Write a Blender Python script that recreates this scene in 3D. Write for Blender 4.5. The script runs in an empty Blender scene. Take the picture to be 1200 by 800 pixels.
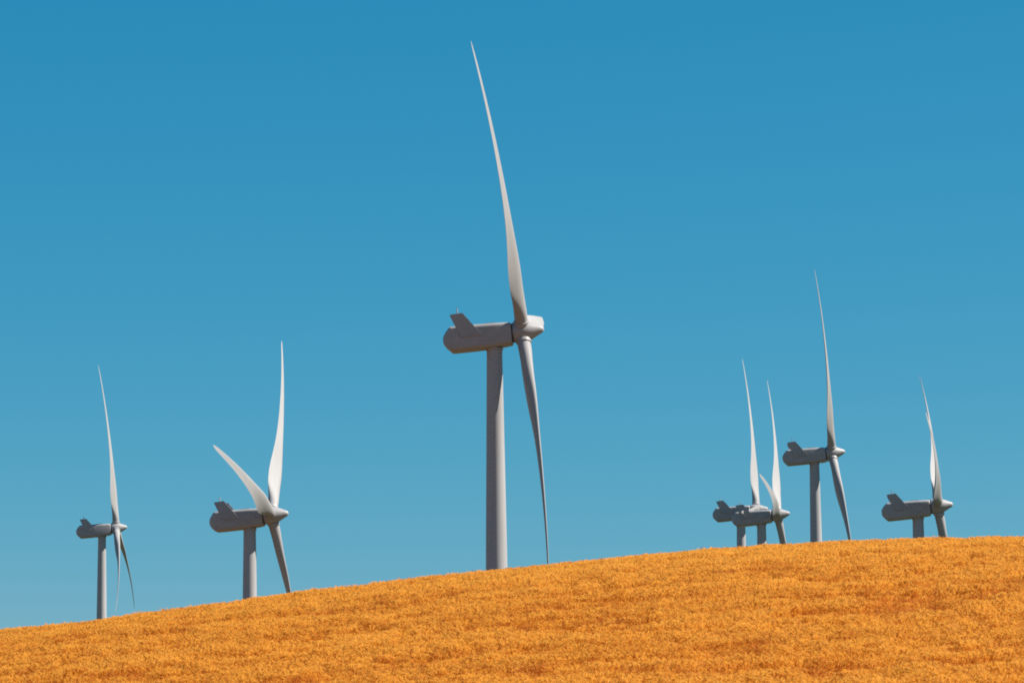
import bpy, bmesh, math, random
import numpy as np
from mathutils import Vector, Matrix
R = math.radians
rng = np.random.default_rng(7)
sc = bpy.context.scene
COL = sc.collection

# ------------------------------------------------------------------ camera
FPX = 1200 / (2 * math.tan(R(8)))          # focal length in pixels of a 1200 px wide picture
PITCH = math.atan(600 / FPX)
CAMZ = 1.7
cam = bpy.data.cameras.new('camera')
cam.sensor_width = 36
cam.lens = 36 / (2 * math.tan(R(8)))
cam.clip_start = 0.5
cam.clip_end = 30000
camo = bpy.data.objects.new('camera', cam)
COL.objects.link(camo)
camo.location = (0, 0, CAMZ)
ROLL = R(0.6)                               # the picture hangs a little to the left
camo.rotation_euler = (Matrix.Rotation(R(90) + PITCH, 3, 'X') @ Matrix.Rotation(-ROLL, 3, 'Z')).to_euler()
cam.dof.use_dof = True
cam.dof.focus_distance = 560
cam.dof.aperture_fstop = 3.0
sc.camera = camo

# ------------------------------------------------------------------ light
SUN_EL, SUN_AZ = R(47), R(90)              # azimuth measured from +Y (view direction) towards +X (right)
w = bpy.data.worlds.new('World')
sc.world = w
w.use_nodes = True
nt = w.node_tree
nt.nodes.clear()
wo = nt.nodes.new('ShaderNodeOutputWorld')
bg = nt.nodes.new('ShaderNodeBackground')
sky = nt.nodes.new('ShaderNodeTexSky')
sky.sky_type = 'NISHITA'
sky.sun_disc = False
sky.sun_elevation = SUN_EL
sky.sun_rotation = SUN_AZ
sky.altitude = 300
sky.air_density = 1.0
sky.dust_density = 0.0
sky.ozone_density = 4.0
# colour grade of the clear air: deep teal, the red falling faster than the rest with height
sep = nt.nodes.new('ShaderNodeSeparateColor')
com = nt.nodes.new('ShaderNodeCombineColor')
nt.links.new(sky.outputs[0], sep.inputs[0])
SKYK = ((0.082, 2.11), (1.15, 0.74), (2.02, 0.54))
for i, (k, g) in enumerate(SKYK):
    pw = nt.nodes.new('ShaderNodeMath'); pw.operation = 'POWER'; pw.inputs[1].default_value = g
    ml = nt.nodes.new('ShaderNodeMath'); ml.operation = 'MULTIPLY'; ml.inputs[1].default_value = k
    mn = nt.nodes.new('ShaderNodeMath'); mn.operation = 'MINIMUM'; mn.inputs[1].default_value = 6.0
    nt.links.new(sep.outputs[i], pw.inputs[0]); nt.links.new(pw.outputs[0], ml.inputs[0])
    nt.links.new(ml.outputs[0], mn.inputs[0]); nt.links.new(mn.outputs[0], com.inputs[i])
bg.inputs[1].default_value = 0.0501
nt.links.new(com.outputs[0], bg.inputs[0])
nt.links.new(bg.outputs[0], wo.inputs[0])
sl = bpy.data.lights.new('sun', 'SUN')
sl.energy = 5.0
sl.angle = R(0.53)
sl.color = (1.0, 0.94, 0.86)
so = bpy.data.objects.new('sun', sl)
COL.objects.link(so)
sd = Vector((math.sin(SUN_AZ) * math.cos(SUN_EL), math.cos(SUN_AZ) * math.cos(SUN_EL), math.sin(SUN_EL)))
so.rotation_euler = sd.to_track_quat('Z', 'Y').to_euler()
so.location = (200, 100, 250)

sc.view_settings.view_transform = 'Standard'
sc.view_settings.look = 'None'
sc.view_settings.gamma = 1
sc.view_settings.exposure = 1.0
sc.render.engine = 'CYCLES'
sc.cycles.filter_width = 1.9
sc.cycles.max_bounces = 6
sc.cycles.use_denoising = False

# ------------------------------------------------------------------ materials
def new_mat(name):
    m = bpy.data.materials.new(name)
    m.use_nodes = True
    n = m.node_tree
    n.nodes.clear()
    out = n.nodes.new('ShaderNodeOutputMaterial')
    b = n.nodes.new('ShaderNodeBsdfPrincipled')
    n.links.new(b.outputs[0], out.inputs[0])
    return m, n, b, out

def paint(name, c1, c2, rough, scale=(0.5, 0.5, 0.08), spec=0.35):
    """weathered gel-coat paint: faint vertical streaks and blotches"""
    m, n, b, out = new_mat(name)
    tc = n.nodes.new('ShaderNodeTexCoord')
    mp = n.nodes.new('ShaderNodeMapping')
    mp.inputs['Scale'].default_value = scale
    n.links.new(tc.outputs['Object'], mp.inputs[0])
    no = n.nodes.new('ShaderNodeTexNoise')
    no.inputs['Scale'].default_value = 1.6
    no.inputs['Detail'].default_value = 6
    no.inputs['Roughness'].default_value = 0.6
    n.links.new(mp.outputs[0], no.inputs['Vector'])
    rp = n.nodes.new('ShaderNodeValToRGB')
    rp.color_ramp.elements[0].position = 0.3
    rp.color_ramp.elements[0].color = (*c1, 1)
    rp.color_ramp.elements[1].position = 0.68
    rp.color_ramp.elements[1].color = (*c2, 1)
    n.links.new(no.outputs[0], rp.inputs[0])
    n.links.new(rp.outputs[0], b.inputs['Base Color'])
    b.inputs['Roughness'].default_value = rough
    b.inputs['Specular IOR Level'].default_value = spec
    return m

M_TOWER = paint('tower_paint', (0.30, 0.292, 0.29), (0.345, 0.337, 0.335), 0.5, (0.6, 0.6, 0.06))
M_NAC = paint('nacelle_gelcoat', (0.275, 0.263, 0.26), (0.325, 0.312, 0.308), 0.45, (0.15, 0.6, 0.35))
M_BLADE = paint('blade_gelcoat', (0.275, 0.266, 0.261), (0.31, 0.301, 0.296), 0.6, (0.6, 0.6, 0.07), 0.2)
M_DARK = paint('dark_rubber_seal', (0.05, 0.05, 0.055), (0.08, 0.08, 0.085), 0.6)
M_STEEL = paint('galvanised_steel', (0.22, 0.22, 0.23), (0.32, 0.32, 0.33), 0.4)

def link(name, me, mat, parent=None):
    o = bpy.data.objects.new(name, me)
    COL.objects.link(o)
    if mat:
        me.materials.append(mat)
    if parent:
        o.parent = parent
    return o

def loft(rings, cap=True, smooth=True):
    """skin a list of equally long closed point rings"""
    bm = bmesh.new()
    vs = [[bm.verts.new(p) for p in r] for r in rings]
    n = len(rings[0])
    for a, b in zip(vs, vs[1:]):
        for i in range(n):
            bm.faces.new((a[i], a[(i + 1) % n], b[(i + 1) % n], b[i]))
    if cap:
        bm.faces.new(vs[0])
        bm.faces.new(vs[-1])
    bmesh.ops.recalc_face_normals(bm, faces=bm.faces[:])
    return bm

def finish(bm, name, mat, parent, smooth_angle=35):
    me = bpy.data.meshes.new(name)
    bm.to_mesh(me)
    bm.free()
    if smooth_angle:
        me.shade_smooth() if hasattr(me, 'shade_smooth') else None
        for e in me.polygons:
            e.use_smooth = True
        me.set_sharp_from_angle(angle=R(smooth_angle))
    return link(name, me, mat, parent)

# ------------------------------------------------------------------ the turbine
H = 78.0          # nacelle axis above the tower foot
TILT = R(6.2)
BODY_TILT = R(4.2)
LHUB = 3.9        # tower axis to blade plane
RB = 46.0
C1, C2 = 0.0833, 0.0817

def circle_z(r, z, n=48):
    return [(r * math.cos(2 * math.pi * i / n), r * math.sin(2 * math.pi * i / n), z) for i in range(n)]

def circle_x(r, x, n=48, cz=0.0):
    return [(x, r * math.cos(2 * math.pi * i / n), cz + r * math.sin(2 * math.pi * i / n)) for i in range(n)]

def rrect_x(x, hw, hh, rad, cz=0.0, k=6, crown=0.0):
    """rounded rectangle section in the YZ plane"""
    pts = []
    for (sy, sz, a0) in ((1, 1, 0), (-1, 1, 90), (-1, -1, 180), (1, -1, 270)):
        for i in range(k + 1):
            a = R(a0 + 90 * i / k)
            y = sy * (hw - rad) + rad * math.cos(a)
            z = sz * (hh - rad) + rad * math.sin(a)
            pts.append((x, y, cz + z))
    return pts

def build_tower(parent):
    top, base = H - 1.95, -1.5
    rings = []
    def rad(z): return 1.06 + (2.12 - 1.06) * (1 - z / H)
    joints = [20.0, 40.0]
    zs = [base, 0.0]
    z = 0
    rings.append(circle_z(rad(0) + .35, base)); rings.append(circle_z(rad(0) + .35, 0.25)); rings.append(circle_z(rad(0), 0.26))
    for j in joints:
        rings += [circle_z(rad(j - .16), j - .16), circle_z(rad(j) + .018, j - .15), circle_z(rad(j) + .018, j + .15), circle_z(rad(j + .16), j + .16)]
    rings.append(circle_z(rad(top), top))
    return finish(loft(rings), 'tower', M_TOWER, parent, 30)

def build_door(tower):
    m = bmesh.new()
    bmesh.ops.create_cube(m, size=1, matrix=Matrix.Translation((0, -2.1, 2.0)) @ Matrix.Diagonal((0.9, 0.22, 2.1, 1)))
    bmesh.ops.bevel(m, geom=m.edges[:], offset=.05, segments=2, affect='EDGES')
    return finish(m, 'door', M_STEEL, tower, 30)

def build_nacelle(parent):
    prof = [(-7.2, .40, .34, .30, .02), (-7.13, .62, .60, .45, .02), (-6.75, 1.10, 1.12, .55, .0), (-6.2, 1.55, 1.64, .55, 0.0),
            (-6.08, 1.64, 1.73, .55, 0.0), (-5.85, 1.72, 1.77, .55, 0.0),
            (-3.0, 1.76, 1.75, .55, 0.0), (0.0, 1.72, 1.69, .55, 0.01), (1.8, 1.62, 1.58, .55, 0.06),
            (2.38, 1.56, 1.52, .62, 0.08), (2.52, 1.48, 1.44, .70, 0.08)]
    bm = loft([rrect_x(*q) for q in prof])
    o = finish(bm, 'nacelle', M_NAC, parent, 20)
    o.location = (0, 0, H - .14)
    o.rotation_euler = (0, -BODY_TILT, 0)
    # roof hatch and ribs are modelled into the roof
    return o

def build_roof_hatch(nac):
    bm = bmesh.new()
    bmesh.ops.create_cube(bm, size=1, matrix=Matrix.Translation((-0.6, 0, 1.78)) @ Matrix.Diagonal((1.8, 1.5, .12, 1)))
    bmesh.ops.bevel(bm, geom=bm.edges[:], offset=.03, segments=2, affect='EDGES')
    return finish(bm, 'roof_hatch', M_NAC, nac, 30)

def build_fin(nac, side):
    """swept winglet bolted to the flank of the nacelle"""
    y0, y1 = side * 1.66, side * 1.88
    prof = [(-4.55, .05), (-1.75, .05), (-1.62, .22), (-3.98, 3.38), (-4.08, 3.45), (-5.78, 3.36), (-5.86, 3.26)]
    bm = bmesh.new()
    a = [bm.verts.new((x, y0, z)) for x, z in prof]
    b = [bm.verts.new((x, y1, z)) for x, z in prof]
    n = len(prof)
    bm.faces.new(a); bm.faces.new(b)
    for i in range(n):
        bm.faces.new((a[i], a[(i + 1) % n], b[(i + 1) % n], b[i]))
    bmesh.ops.recalc_face_normals(bm, faces=bm.faces[:])
    bmesh.ops.bevel(bm, geom=bm.edges[:], offset=.05, segments=2, affect='EDGES')
    return finish(bm, 'tail_fin', M_NAC, nac, 30)

def build_mast(nac):
    x = -4.75
    rings = [circle_z(.085, 3.2, 10), circle_z(.07, 4.2, 10)]
    bm = loft(rings)
    # crossbar with two small sensors
    for y in (-.35, .35):
        m = bmesh.ops.create_cube(bm, size=1, matrix=Matrix.Translation((0, y, 3.96)) @ Matrix.Diagonal((.1, .14, .2, 1)))
    bmesh.ops.create_cube(bm, size=1, matrix=Matrix.Translation((0, 0, 3.84)) @ Matrix.Diagonal((.06, .8, .06, 1)))
    bmesh.ops.translate(bm, verts=bm.verts[:], vec=(x, -1.77, 0))
    return finish(bm, 'wind_sensor', M_STEEL, nac, 30)

def build_yaw_ring(nac_parent):
    bm = loft([circle_z(1.12, H - 2.2), circle_z(1.2, H - 2.15), circle_z(1.2, H - 1.8)])
    return finish(bm, 'yaw_ring', M_NAC, nac_parent, 30)

def build_seal(parent_hub):
    bm = loft([circle_x(1.30, -1.55), circle_x(1.36, -1.5), circle_x(1.36, -1.1)])
    return finish(bm, 'hub_seal', M_DARK, parent_hub, 30)

HUBC = Vector((LHUB * math.cos(TILT), 0, H + LHUB * math.sin(TILT)))

def build_hub(parent):
    prof = [(-1.22, 1.30), (-1.15, 1.46), (-.9, 1.55), (-.2, 1.60), (.45, 1.53), (1.15, 1.30), (1.8, 1.00), (2.35, .72), (2.74, .54), (2.98, .38), (3.1, .20), (3.13, .02)]
    bm = loft([circle_x(r_, x_) for x_, r_ in prof])
    o = finish(bm, 'hub', M_NAC, parent, 40)
    o.location = HUBC
    o.rotation_euler = (0, -TILT, 0)
    return o

def smooth(a, b, t):
    t = min(max((t - a) / (b - a), 0), 1)
    return t * t * (3 - 2 * t)

def interp(x, xs, ys):
    return float(np.interp(x, xs, ys))

def blade_rings():
    rs = [1.2, 1.6, 2.0, 2.6, 3.4, 4.4, 5.6, 7, 8.5, 10, 12, 14, 16.5, 19, 22, 25, 28, 31, 34, 37, 40, 42.5, 44.3, 45.3, 45.8, 46.0]
    rx = [1.2, 2.6, 4.4, 7.0, 9.5, 12, 16, 20, 26, 32, 38, 42.5, 44.5, 45.5, 46.0]
    ch = [1.86, 1.86, 2.2, 2.95, 3.3, 3.2, 2.75, 2.35, 1.85, 1.45, 1.10, .82, .62, .40, .10]
    th = [1.0, 1.0, .78, .50, .36, .31, .27, .25, .22, .20, .19, .19, .19, .19, .2]
    tw = [31, 31, 31, 30, 28, 25, 18, 13.5, 10.5, 9, 8, 7, 7, 7, 7]
    rings = []
    n = 28
    for r in rs:
        c, t, b = interp(r, rx, ch), interp(r, rx, th), R(interp(r, rx, tw))
        s = r / RB
        x0 = RB * (C1 * s - C2 * s * s)
        k = smooth(2.2, 7.5, r)                      # 0 = round root, 1 = aerofoil
        ring = []
        for i in range(n):
            a = 2 * math.pi * i / n
            u = .5 + .5 * math.cos(a)                # 0 leading edge .. 1 trailing edge
            cu, cv = (.5 - u) * c, .5 * c * t * math.sin(a)
            yt = 5 * t * c * (.2969 * math.sqrt(u) - .126 * u - .3516 * u * u + .2843 * u ** 3 - .1036 * u ** 4)
            au = (.33 - u) * c
            av = yt * (1 if math.sin(a) >= 0 else -.72)
            camber = .035 * c * (1 - (2 * u - 1) ** 2)
            av += camber
            p, q = cu * (1 - k) + au * k, cv * (1 - k) + av * k   # p: towards leading edge, q: downwind (suction)
            y = p * math.cos(b) + q * math.sin(b)
            x = p * math.sin(b) - q * math.cos(b)
            ring.append((x0 + x, y, r))
        rings.append(ring)
    return rings

def build_blade(parent):
    bm = loft(blade_rings())
    o = finish(bm, 'blade', M_BLADE, parent, 50)
    o.location = HUBC
    return o

def build_collar(blade):
    def ring(r, z): return [(RB * C1 * z / RB + x, y, zz) for x, y, zz in circle_z(r, z, 32)]
    bm = loft([ring(1.02, 1.30), ring(1.07, 1.36), ring(1.07, 1.78), ring(1.02, 1.84)])
    return finish(bm, 'root_collar', M_NAC, blade, 30)

def make_turbine():
    root = bpy.data.objects.new('wind_turbine', None)
    root.empty_display_size = 3
    COL.objects.link(root)
    root['category'] = 'wind turbine'
    root['group'] = 'wind turbines standing behind the golden hill'
    t = build_tower(root)
    build_door(t)
    nac = build_nacelle(root)
    build_fin(nac, -1)
    build_fin(nac, 1)
    build_mast(nac)
    build_roof_hatch(nac)
    build_yaw_ring(root)
    hub = build_hub(root)
    build_seal(hub)
    b = build_blade(root)
    build_collar(b)
    for k in range(2):
        c = b.copy(); COL.objects.link(c)
        for g in b.children:
            d = g.copy(); COL.objects.link(d); d.parent = c
    return root

def copy_tree(o, parent=None):
    c = o.copy()
    COL.objects.link(c)
    if parent:
        c.parent = parent
    for ch in o.children:
        copy_tree(ch, c)
    return c

# hub position in the world, yaw towards the camera, phase of the rotor, sense, label
TURB = [
    ((1.4, 504., 72.2), 5.29, 40.21, 1, 'largest and nearest white wind turbine, standing tall in the middle of the hill crest'),
    ((-42.9, 642.3, 59.7), 7.37, -39.49, -1, 'white wind turbine left of the largest one, two raised white blades forming a V'),
    ((-111.2, 1015.2, 91.2), -1.8, 4.4, 1, 'small slender wind turbine at the far left with one raised and two hanging blades'),
    ((72.0, 820.0, 89.0), 2.15, 33.36, 1, 'second tallest wind turbine on the right, its dark nacelle well above the overlapping pair'),
    ((61.7, 925.5, 86.0), 8.9, -24.3, -1, 'rear turbine of the overlapping pair, its nose behind the tail fin of the nearer one'),
    ((64.1, 884.0, 81.0), 8.42, -36.77, -1, 'front turbine of the overlapping pair, one blade curving out left of its upright one'),
    ((84.3, 722.7, 67.6), 7.05, -47.46, -1, 'rightmost wind turbine, very short visible tower, two upper blades crossing near their tips'),
]
proto = make_turbine()
bases = []
roots = []
for i, (hub, psi, th, sg, label) in enumerate(TURB):
    t = proto if i == 0 else copy_tree(proto)
    rz = R(-psi)
    off = Matrix.Rotation(rz, 3, 'Z') @ HUBC
    t.location = Vector((hub[0], hub[1], hub[2] + CAMZ)) - off
    t.rotation_euler = (0, 0, rz)
    t['label'] = label
    roots.append(t)
    bases.append(tuple(t.location))
    blades = [c for c in t.children if c.name.split('.')[0] == 'blade']
    for k, b in enumerate(blades):
        b.rotation_euler = (R(th + sg * 120 * k), -TILT, 0)

# ------------------------------------------------------------------ terrain
SKY = np.array([(-500, 790), (-200, 762), (0, 735.5), (120, 720.5), (200, 708.5), (293, 698), (400, 684.5), (500, 672), (577, 664), (640, 657.5),
                (700, 652), (800, 645), (860, 641), (956, 636), (1076, 630.5), (1200, 628), (1400, 626), (1700, 630)], float)
YC, SLOPE = 150.0, 0.17
yy = np.arange(0, 420, 0.5)
sl_ = np.interp(yy, [0, 52, 76, YC - 36, YC + 62, 420], [0, 0, SLOPE, SLOPE, -.14, -.14])
PROF = np.concatenate([[0], np.cumsum((sl_[1:] + sl_[:-1]) * .25)])
STRAW = 0.45                                        # height of the crop at the skyline
us, As = [], []
for px, py in SKY:
    py += 2.6 - 4.6 * px / 1200
    h_, v_ = px - 600, 400 - py
    v = (-h_ * math.sin(ROLL) + v_ * math.cos(ROLL)) / FPX
    h_ = (h_ * math.cos(ROLL) + v_ * math.sin(ROLL)) / FPX
    fx, fz = math.cos(PITCH) - v * math.sin(PITCH), math.sin(PITCH) + v * math.cos(PITCH)
    e = fz / fx
    u = h_ / fx
    lo, hi = .2, 3
    for _ in range(50):
        mid = (lo + hi) / 2
        val = np.max((PROF[120:] * mid + STRAW - CAMZ) / yy[120:])
        if val > e: hi = mid
        else: lo = mid
    ys = yy[120 + np.argmax((PROF[120:] * lo + STRAW - CAMZ) / yy[120:])]
    us.append(u * ys); As.append(lo)
us, As = np.array(us), np.array(As)
# smooth spline through the crest multipliers
fine = np.linspace(us[0], us[-1], 400)
af = np.interp(fine, us, As)
ker = np.hanning(25); ker /= ker.sum()
af = np.convolve(np.pad(af, 12, mode='edge'), ker, 'valid')
print('crest A', af.min(), af.max(), 'ysil', ys)

# gentle value noise for swells of the field
NG = rng.random((64, 64))
def vnoise(x, y):
    xi, yi = np.floor(x).astype(int), np.floor(y).astype(int)
    fx, fy = x - xi, y - yi
    fx, fy = fx * fx * (3 - 2 * fx), fy * fy * (3 - 2 * fy)
    g = lambda a, b: NG[a % 64, b % 64]
    return (g(xi, yi) * (1 - fx) + g(xi + 1, yi) * fx) * (1 - fy) + (g(xi, yi + 1) * (1 - fx) + g(xi + 1, yi + 1) * fx) * fy

BX = np.array(bases)
def ground(x, y):
    x, y = np.asarray(x, float), np.asarray(y, float)
    A = np.interp(x, fine, af)
    near = np.interp(y, yy, PROF) * A
    near = near + (vnoise(x / 4.0, y / 6.0) - .5) * .16 * np.clip((y - 60) / 40, 0, 1)
    # far land through the tower feet
    wsum = np.full(x.shape, 1 / 260.0 ** 2); zs = np.full(x.shape, -4.0 / 260 ** 2)
    for bx, by, bz in BX:
        d2 = (x - bx) ** 2 + (y - by) ** 2
        ww = 1 / (d2 + .5) * np.exp(-d2 / 400. ** 2)
        zs = zs + ww * bz; wsum = wsum + ww
    far = zs / wsum + (vnoise(x / 60, y / 60) - .5) * 5 * np.clip((np.hypot(x, y) - 1100) / 400, 0, 1)
    t = np.clip((y - 225) / 130, 0, 1); t = t * t * (3 - 2 * t)
    return near * (1 - t) + far * t

def axis(parts):
    out = []
    for a, b, s in parts:
        out += list(np.arange(a, b, s))
    return np.array(out + [parts[-1][1]])
gx = axis([(-9000, -1000, 1000), (-1000, -200, 40), (-200, -40, 5), (-40, 40, .8), (40, 200, 5), (200, 1000, 40), (1000, 9000, 1000)])
gy = axis([(-3000, -200, 400), (-200, 50, 12), (50, 210, .8), (210, 380, 5), (380, 1200, 11), (1200, 2400, 60), (2400, 14000, 1000)])
X, Y = np.meshgrid(gx, gy)
Z = ground(X, Y)
nx, ny = len(gx), len(gy)
V = np.stack([X, Y, Z], -1).reshape(-1, 3)
I = np.arange(nx * ny).reshape(ny, nx)
F = np.stack([I[:-1, :-1], I[:-1, 1:], I[1:, 1:], I[1:, :-1]], -1).reshape(-1, 4)
def np_mesh(name, V, F):
    me = bpy.data.meshes.new(name)
    me.vertices.add(len(V)); me.vertices.foreach_set('co', V.astype(np.float32).ravel())
    k = F.shape[1]
    me.loops.add(F.size); me.loops.foreach_set('vertex_index', F.astype(np.int32).ravel())
    me.polygons.add(len(F)); me.polygons.foreach_set('loop_start', np.arange(0, F.size, k, dtype=np.int32))
    me.update(calc_edges=True)
    return me

mg, n, b, out = new_mat('straw_ground')
tc = n.nodes.new('ShaderNodeTexCoord')
no = n.nodes.new('ShaderNodeTexNoise'); no.inputs['Scale'].default_value = 2.5; no.inputs['Detail'].default_value = 8
n.links.new(tc.outputs['Object'], no.inputs['Vector'])
rp = n.nodes.new('ShaderNodeValToRGB')
rp.color_ramp.elements[0].position = .35; rp.color_ramp.elements[0].color = (.09, .052, .022, 1)
rp.color_ramp.elements[1].position = .7; rp.color_ramp.elements[1].color = (.17, .10, .042, 1)
n.links.new(no.outputs[0], rp.inputs[0])
# unseen land past the near fields, scrub-dark to cut bounce onto far turbines
no2 = n.nodes.new('ShaderNodeTexNoise'); no2.inputs['Scale'].default_value = .012; no2.inputs['Detail'].default_value = 4
n.links.new(tc.outputs['Object'], no2.inputs['Vector'])
sx = n.nodes.new('ShaderNodeSeparateXYZ'); n.links.new(tc.outputs['Object'], sx.inputs[0])
def mth(op, a, bb):
    q = n.nodes.new('ShaderNodeMath'); q.operation = op
    for i, s in enumerate((a, bb)):
        if isinstance(s, (int, float)): q.inputs[i].default_value = s
        else: n.links.new(s, q.inputs[i])
    return q.outputs[0]
edge = mth('ADD', sx.outputs[1], mth('MULTIPLY', sx.outputs[0], 1.6))       # the edge of the darkened land runs diagonally
edge = mth('ADD', edge, mth('MULTIPLY', no2.outputs[0], 60))
f_ = n.nodes.new('ShaderNodeMapRange'); f_.inputs[1].default_value = 690; f_.inputs[2].default_value = 705
n.links.new(edge, f_.inputs[0])
no3 = n.nodes.new('ShaderNodeTexNoise'); no3.inputs['Scale'].default_value = .2; no3.inputs['Detail'].default_value = 5
n.links.new(tc.outputs['Object'], no3.inputs['Vector'])
rp2 = n.nodes.new('ShaderNodeValToRGB')
rp2.color_ramp.elements[0].position = .35; rp2.color_ramp.elements[0].color = (.03, .045, .02, 1)
rp2.color_ramp.elements[1].position = .7; rp2.color_ramp.elements[1].color = (.09, .085, .04, 1)
n.links.new(no3.outputs[0], rp2.inputs[0])
mx = n.nodes.new('ShaderNodeMix'); mx.data_type = 'RGBA'
n.links.new(f_.outputs[0], mx.inputs[0]); n.links.new(rp.outputs[0], mx.inputs[6]); n.links.new(rp2.outputs[0], mx.inputs[7])
# straw litter under the standing crop of the near hill
lit = n.nodes.new('ShaderNodeMapRange'); lit.inputs[1].default_value = 166; lit.inputs[2].default_value = 180
n.links.new(sx.outputs[1], lit.inputs[0])
rp3 = n.nodes.new('ShaderNodeValToRGB')
rp3.color_ramp.elements[0].position = .3; rp3.color_ramp.elements[0].color = (.36, .115, .016, 1)
rp3.color_ramp.elements[1].position = .7; rp3.color_ramp.elements[1].color = (.50, .19, .026, 1)
n.links.new(no.outputs[0], rp3.inputs[0])
mx3 = n.nodes.new('ShaderNodeMix'); mx3.data_type = 'RGBA'
n.links.new(lit.outputs[0], mx3.inputs[0]); n.links.new(rp3.outputs[0], mx3.inputs[6]); n.links.new(mx.outputs[2], mx3.inputs[7])
n.links.new(mx3.outputs[2], b.inputs['Base Color'])
b.inputs['Roughness'].default_value = .95
b.inputs['Specular IOR Level'].default_value = .1
me = np_mesh('hill', V, F)
for p_ in (me,):
    p_.polygons.foreach_set('use_smooth', np.ones(len(p_.polygons), bool))
hill = link('hill', me, mg)
hill['kind'] = 'structure'

# ------------------------------------------------------------------ the dry crop on the hill
def make_crop():
    N = 900000
    y = 86 + (172 - 86) * rng.random(N)
    half = y * 600 / FPX * 1.06 + 7
    x = (rng.random(N) * 2 - 1) * (172 * 600 / FPX * 1.06 + 7)
    keep = np.abs(x) < half
    # thin and lodged places
    patch = vnoise(x / .35 + 9, y / .5 + 3) * .5 + vnoise(x / 1.1 + 31, y / 1.6) * .5
    wide = vnoise(x / 7 + 5, y / 2.6 + 17) * .4 + vnoise(x / 3.2 + 50, y / 1.0 + 8) * .35 + vnoise(x / 1.1 + 3, y / .8 + 28) * .25
    thin = vnoise(x / 3.0 + 11, y / 1.1 + 60) * .55 + vnoise(x / .8 + 2, y / .6 + 33) * .45
    thin = np.clip((thin - .52) / .22, 0, 1) * np.clip((150 - y) / 22, .25, 1)      # worn, lodged strips, more of them low on the slope
    keep &= rng.random(N) < (1 - .45 * thin) * np.clip(.42 + 1.4 * patch, 0, 1)
    x, y, patch, wide, thin = x[keep], y[keep], patch[keep], wide[keep], thin[keep]
    N = len(x)
    clump = vnoise(x / .16 + 70, y / .5 + 13)
    z = ground(x, y) - .03
    h = (.28 + .20 * patch) * (.84 + .25 * rng.random(N)) * (.88 + .24 * wide) * (1 - .35 * thin)
    az = rng.normal(-.5, .7, N) + (vnoise(x / .4 + 22, y / .8 + 41) - .5) * 5                       # prevailing lean
    lean = np.abs(rng.normal(.45, .25, N))
    dx, dy = np.cos(az), np.sin(az)
    fa = rng.random(N) * np.pi                         # facing of the flat leaf
    wx, wy = np.cos(fa), np.sin(fa)
    wd = .006 + .007 * rng.random(N)
    # cross-sections: foot, middle, neck, ear middle, ear tip
    fr = [(0, 0, .7), (.55, .25, .9), (.85, .65, .8), (.98, 1.05, 2.0), (1.0, 1.55, .35)]
    rows = []
    for k, (fz, fl, fw) in enumerate(fr):
        cx, cy, cz = x + dx * lean * h * fl, y + dy * lean * h * fl, z + h * fz
        if k == 4: cz = cz - h * .35 * lean
        rows.append(np.stack([np.stack([cx - wx * wd * fw, cy - wy * wd * fw, cz], -1), np.stack([cx + wx * wd * fw, cy + wy * wd * fw, cz + (.004 if k > 2 else 0)], -1)], 1))
    V = np.concatenate(rows, 1)                        # N, 10, 3
    base = (np.arange(N) * 10)[:, None]
    F = np.concatenate([base + np.array([[2 * k, 2 * k + 1, 2 * k + 3, 2 * k + 2]]) for k in range(4)], 1).reshape(-1, 4)
    me = np_mesh('dry_grass', V.reshape(-1, 3), F)
    tintv = np.clip(rng.normal(.55, .07, N) + (wide - .5) * .85 + (clump - .5) * .55 - .24 * thin, 0, 1)
    at = me.attributes.new('tint', 'FLOAT', 'POINT')
    at.data.foreach_set('value', np.repeat(tintv, 10).astype(np.float32))
    m, n, b, out = new_mat('dry_straw')
    a = n.nodes.new('ShaderNodeAttribute'); a.attribute_name = 'tint'
    rp = n.nodes.new('ShaderNodeValToRGB')
    cr = rp.color_ramp
    cr.elements[0].position = 0.05; cr.elements[0].color = (.40, .10, .012, 1)
    cr.elements[1].position = .95; cr.elements[1].color = (.69, .335, .05, 1)
    e = cr.elements.new(.45); e.color = (.65, .295, .035, 1)
    n.links.new(a.outputs['Fac'], rp.inputs[0])
    n.links.new(rp.outputs[0], b.inputs['Base Color'])
    b.inputs['Roughness'].default_value = .75
    b.inputs['Specular IOR Level'].default_value = .2
    tr = n.nodes.new('ShaderNodeBsdfTranslucent')
    n.links.new(rp.outputs[0], tr.inputs[0])
    ms = n.nodes.new('ShaderNodeMixShader'); ms.inputs[0].default_value = .5
    n.links.new(b.outputs[0], ms.inputs[1]); n.links.new(tr.outputs[0], ms.inputs[2])
    n.links.new(ms.outputs[0], out.inputs[0])
    o = link('dry_grass', me, m)
    o['kind'] = 'stuff'
    o['label'] = 'dense dry golden orange grass covering the whole hillside'
    o['category'] = 'dry grass'
    print('stalks', N)
make_crop()
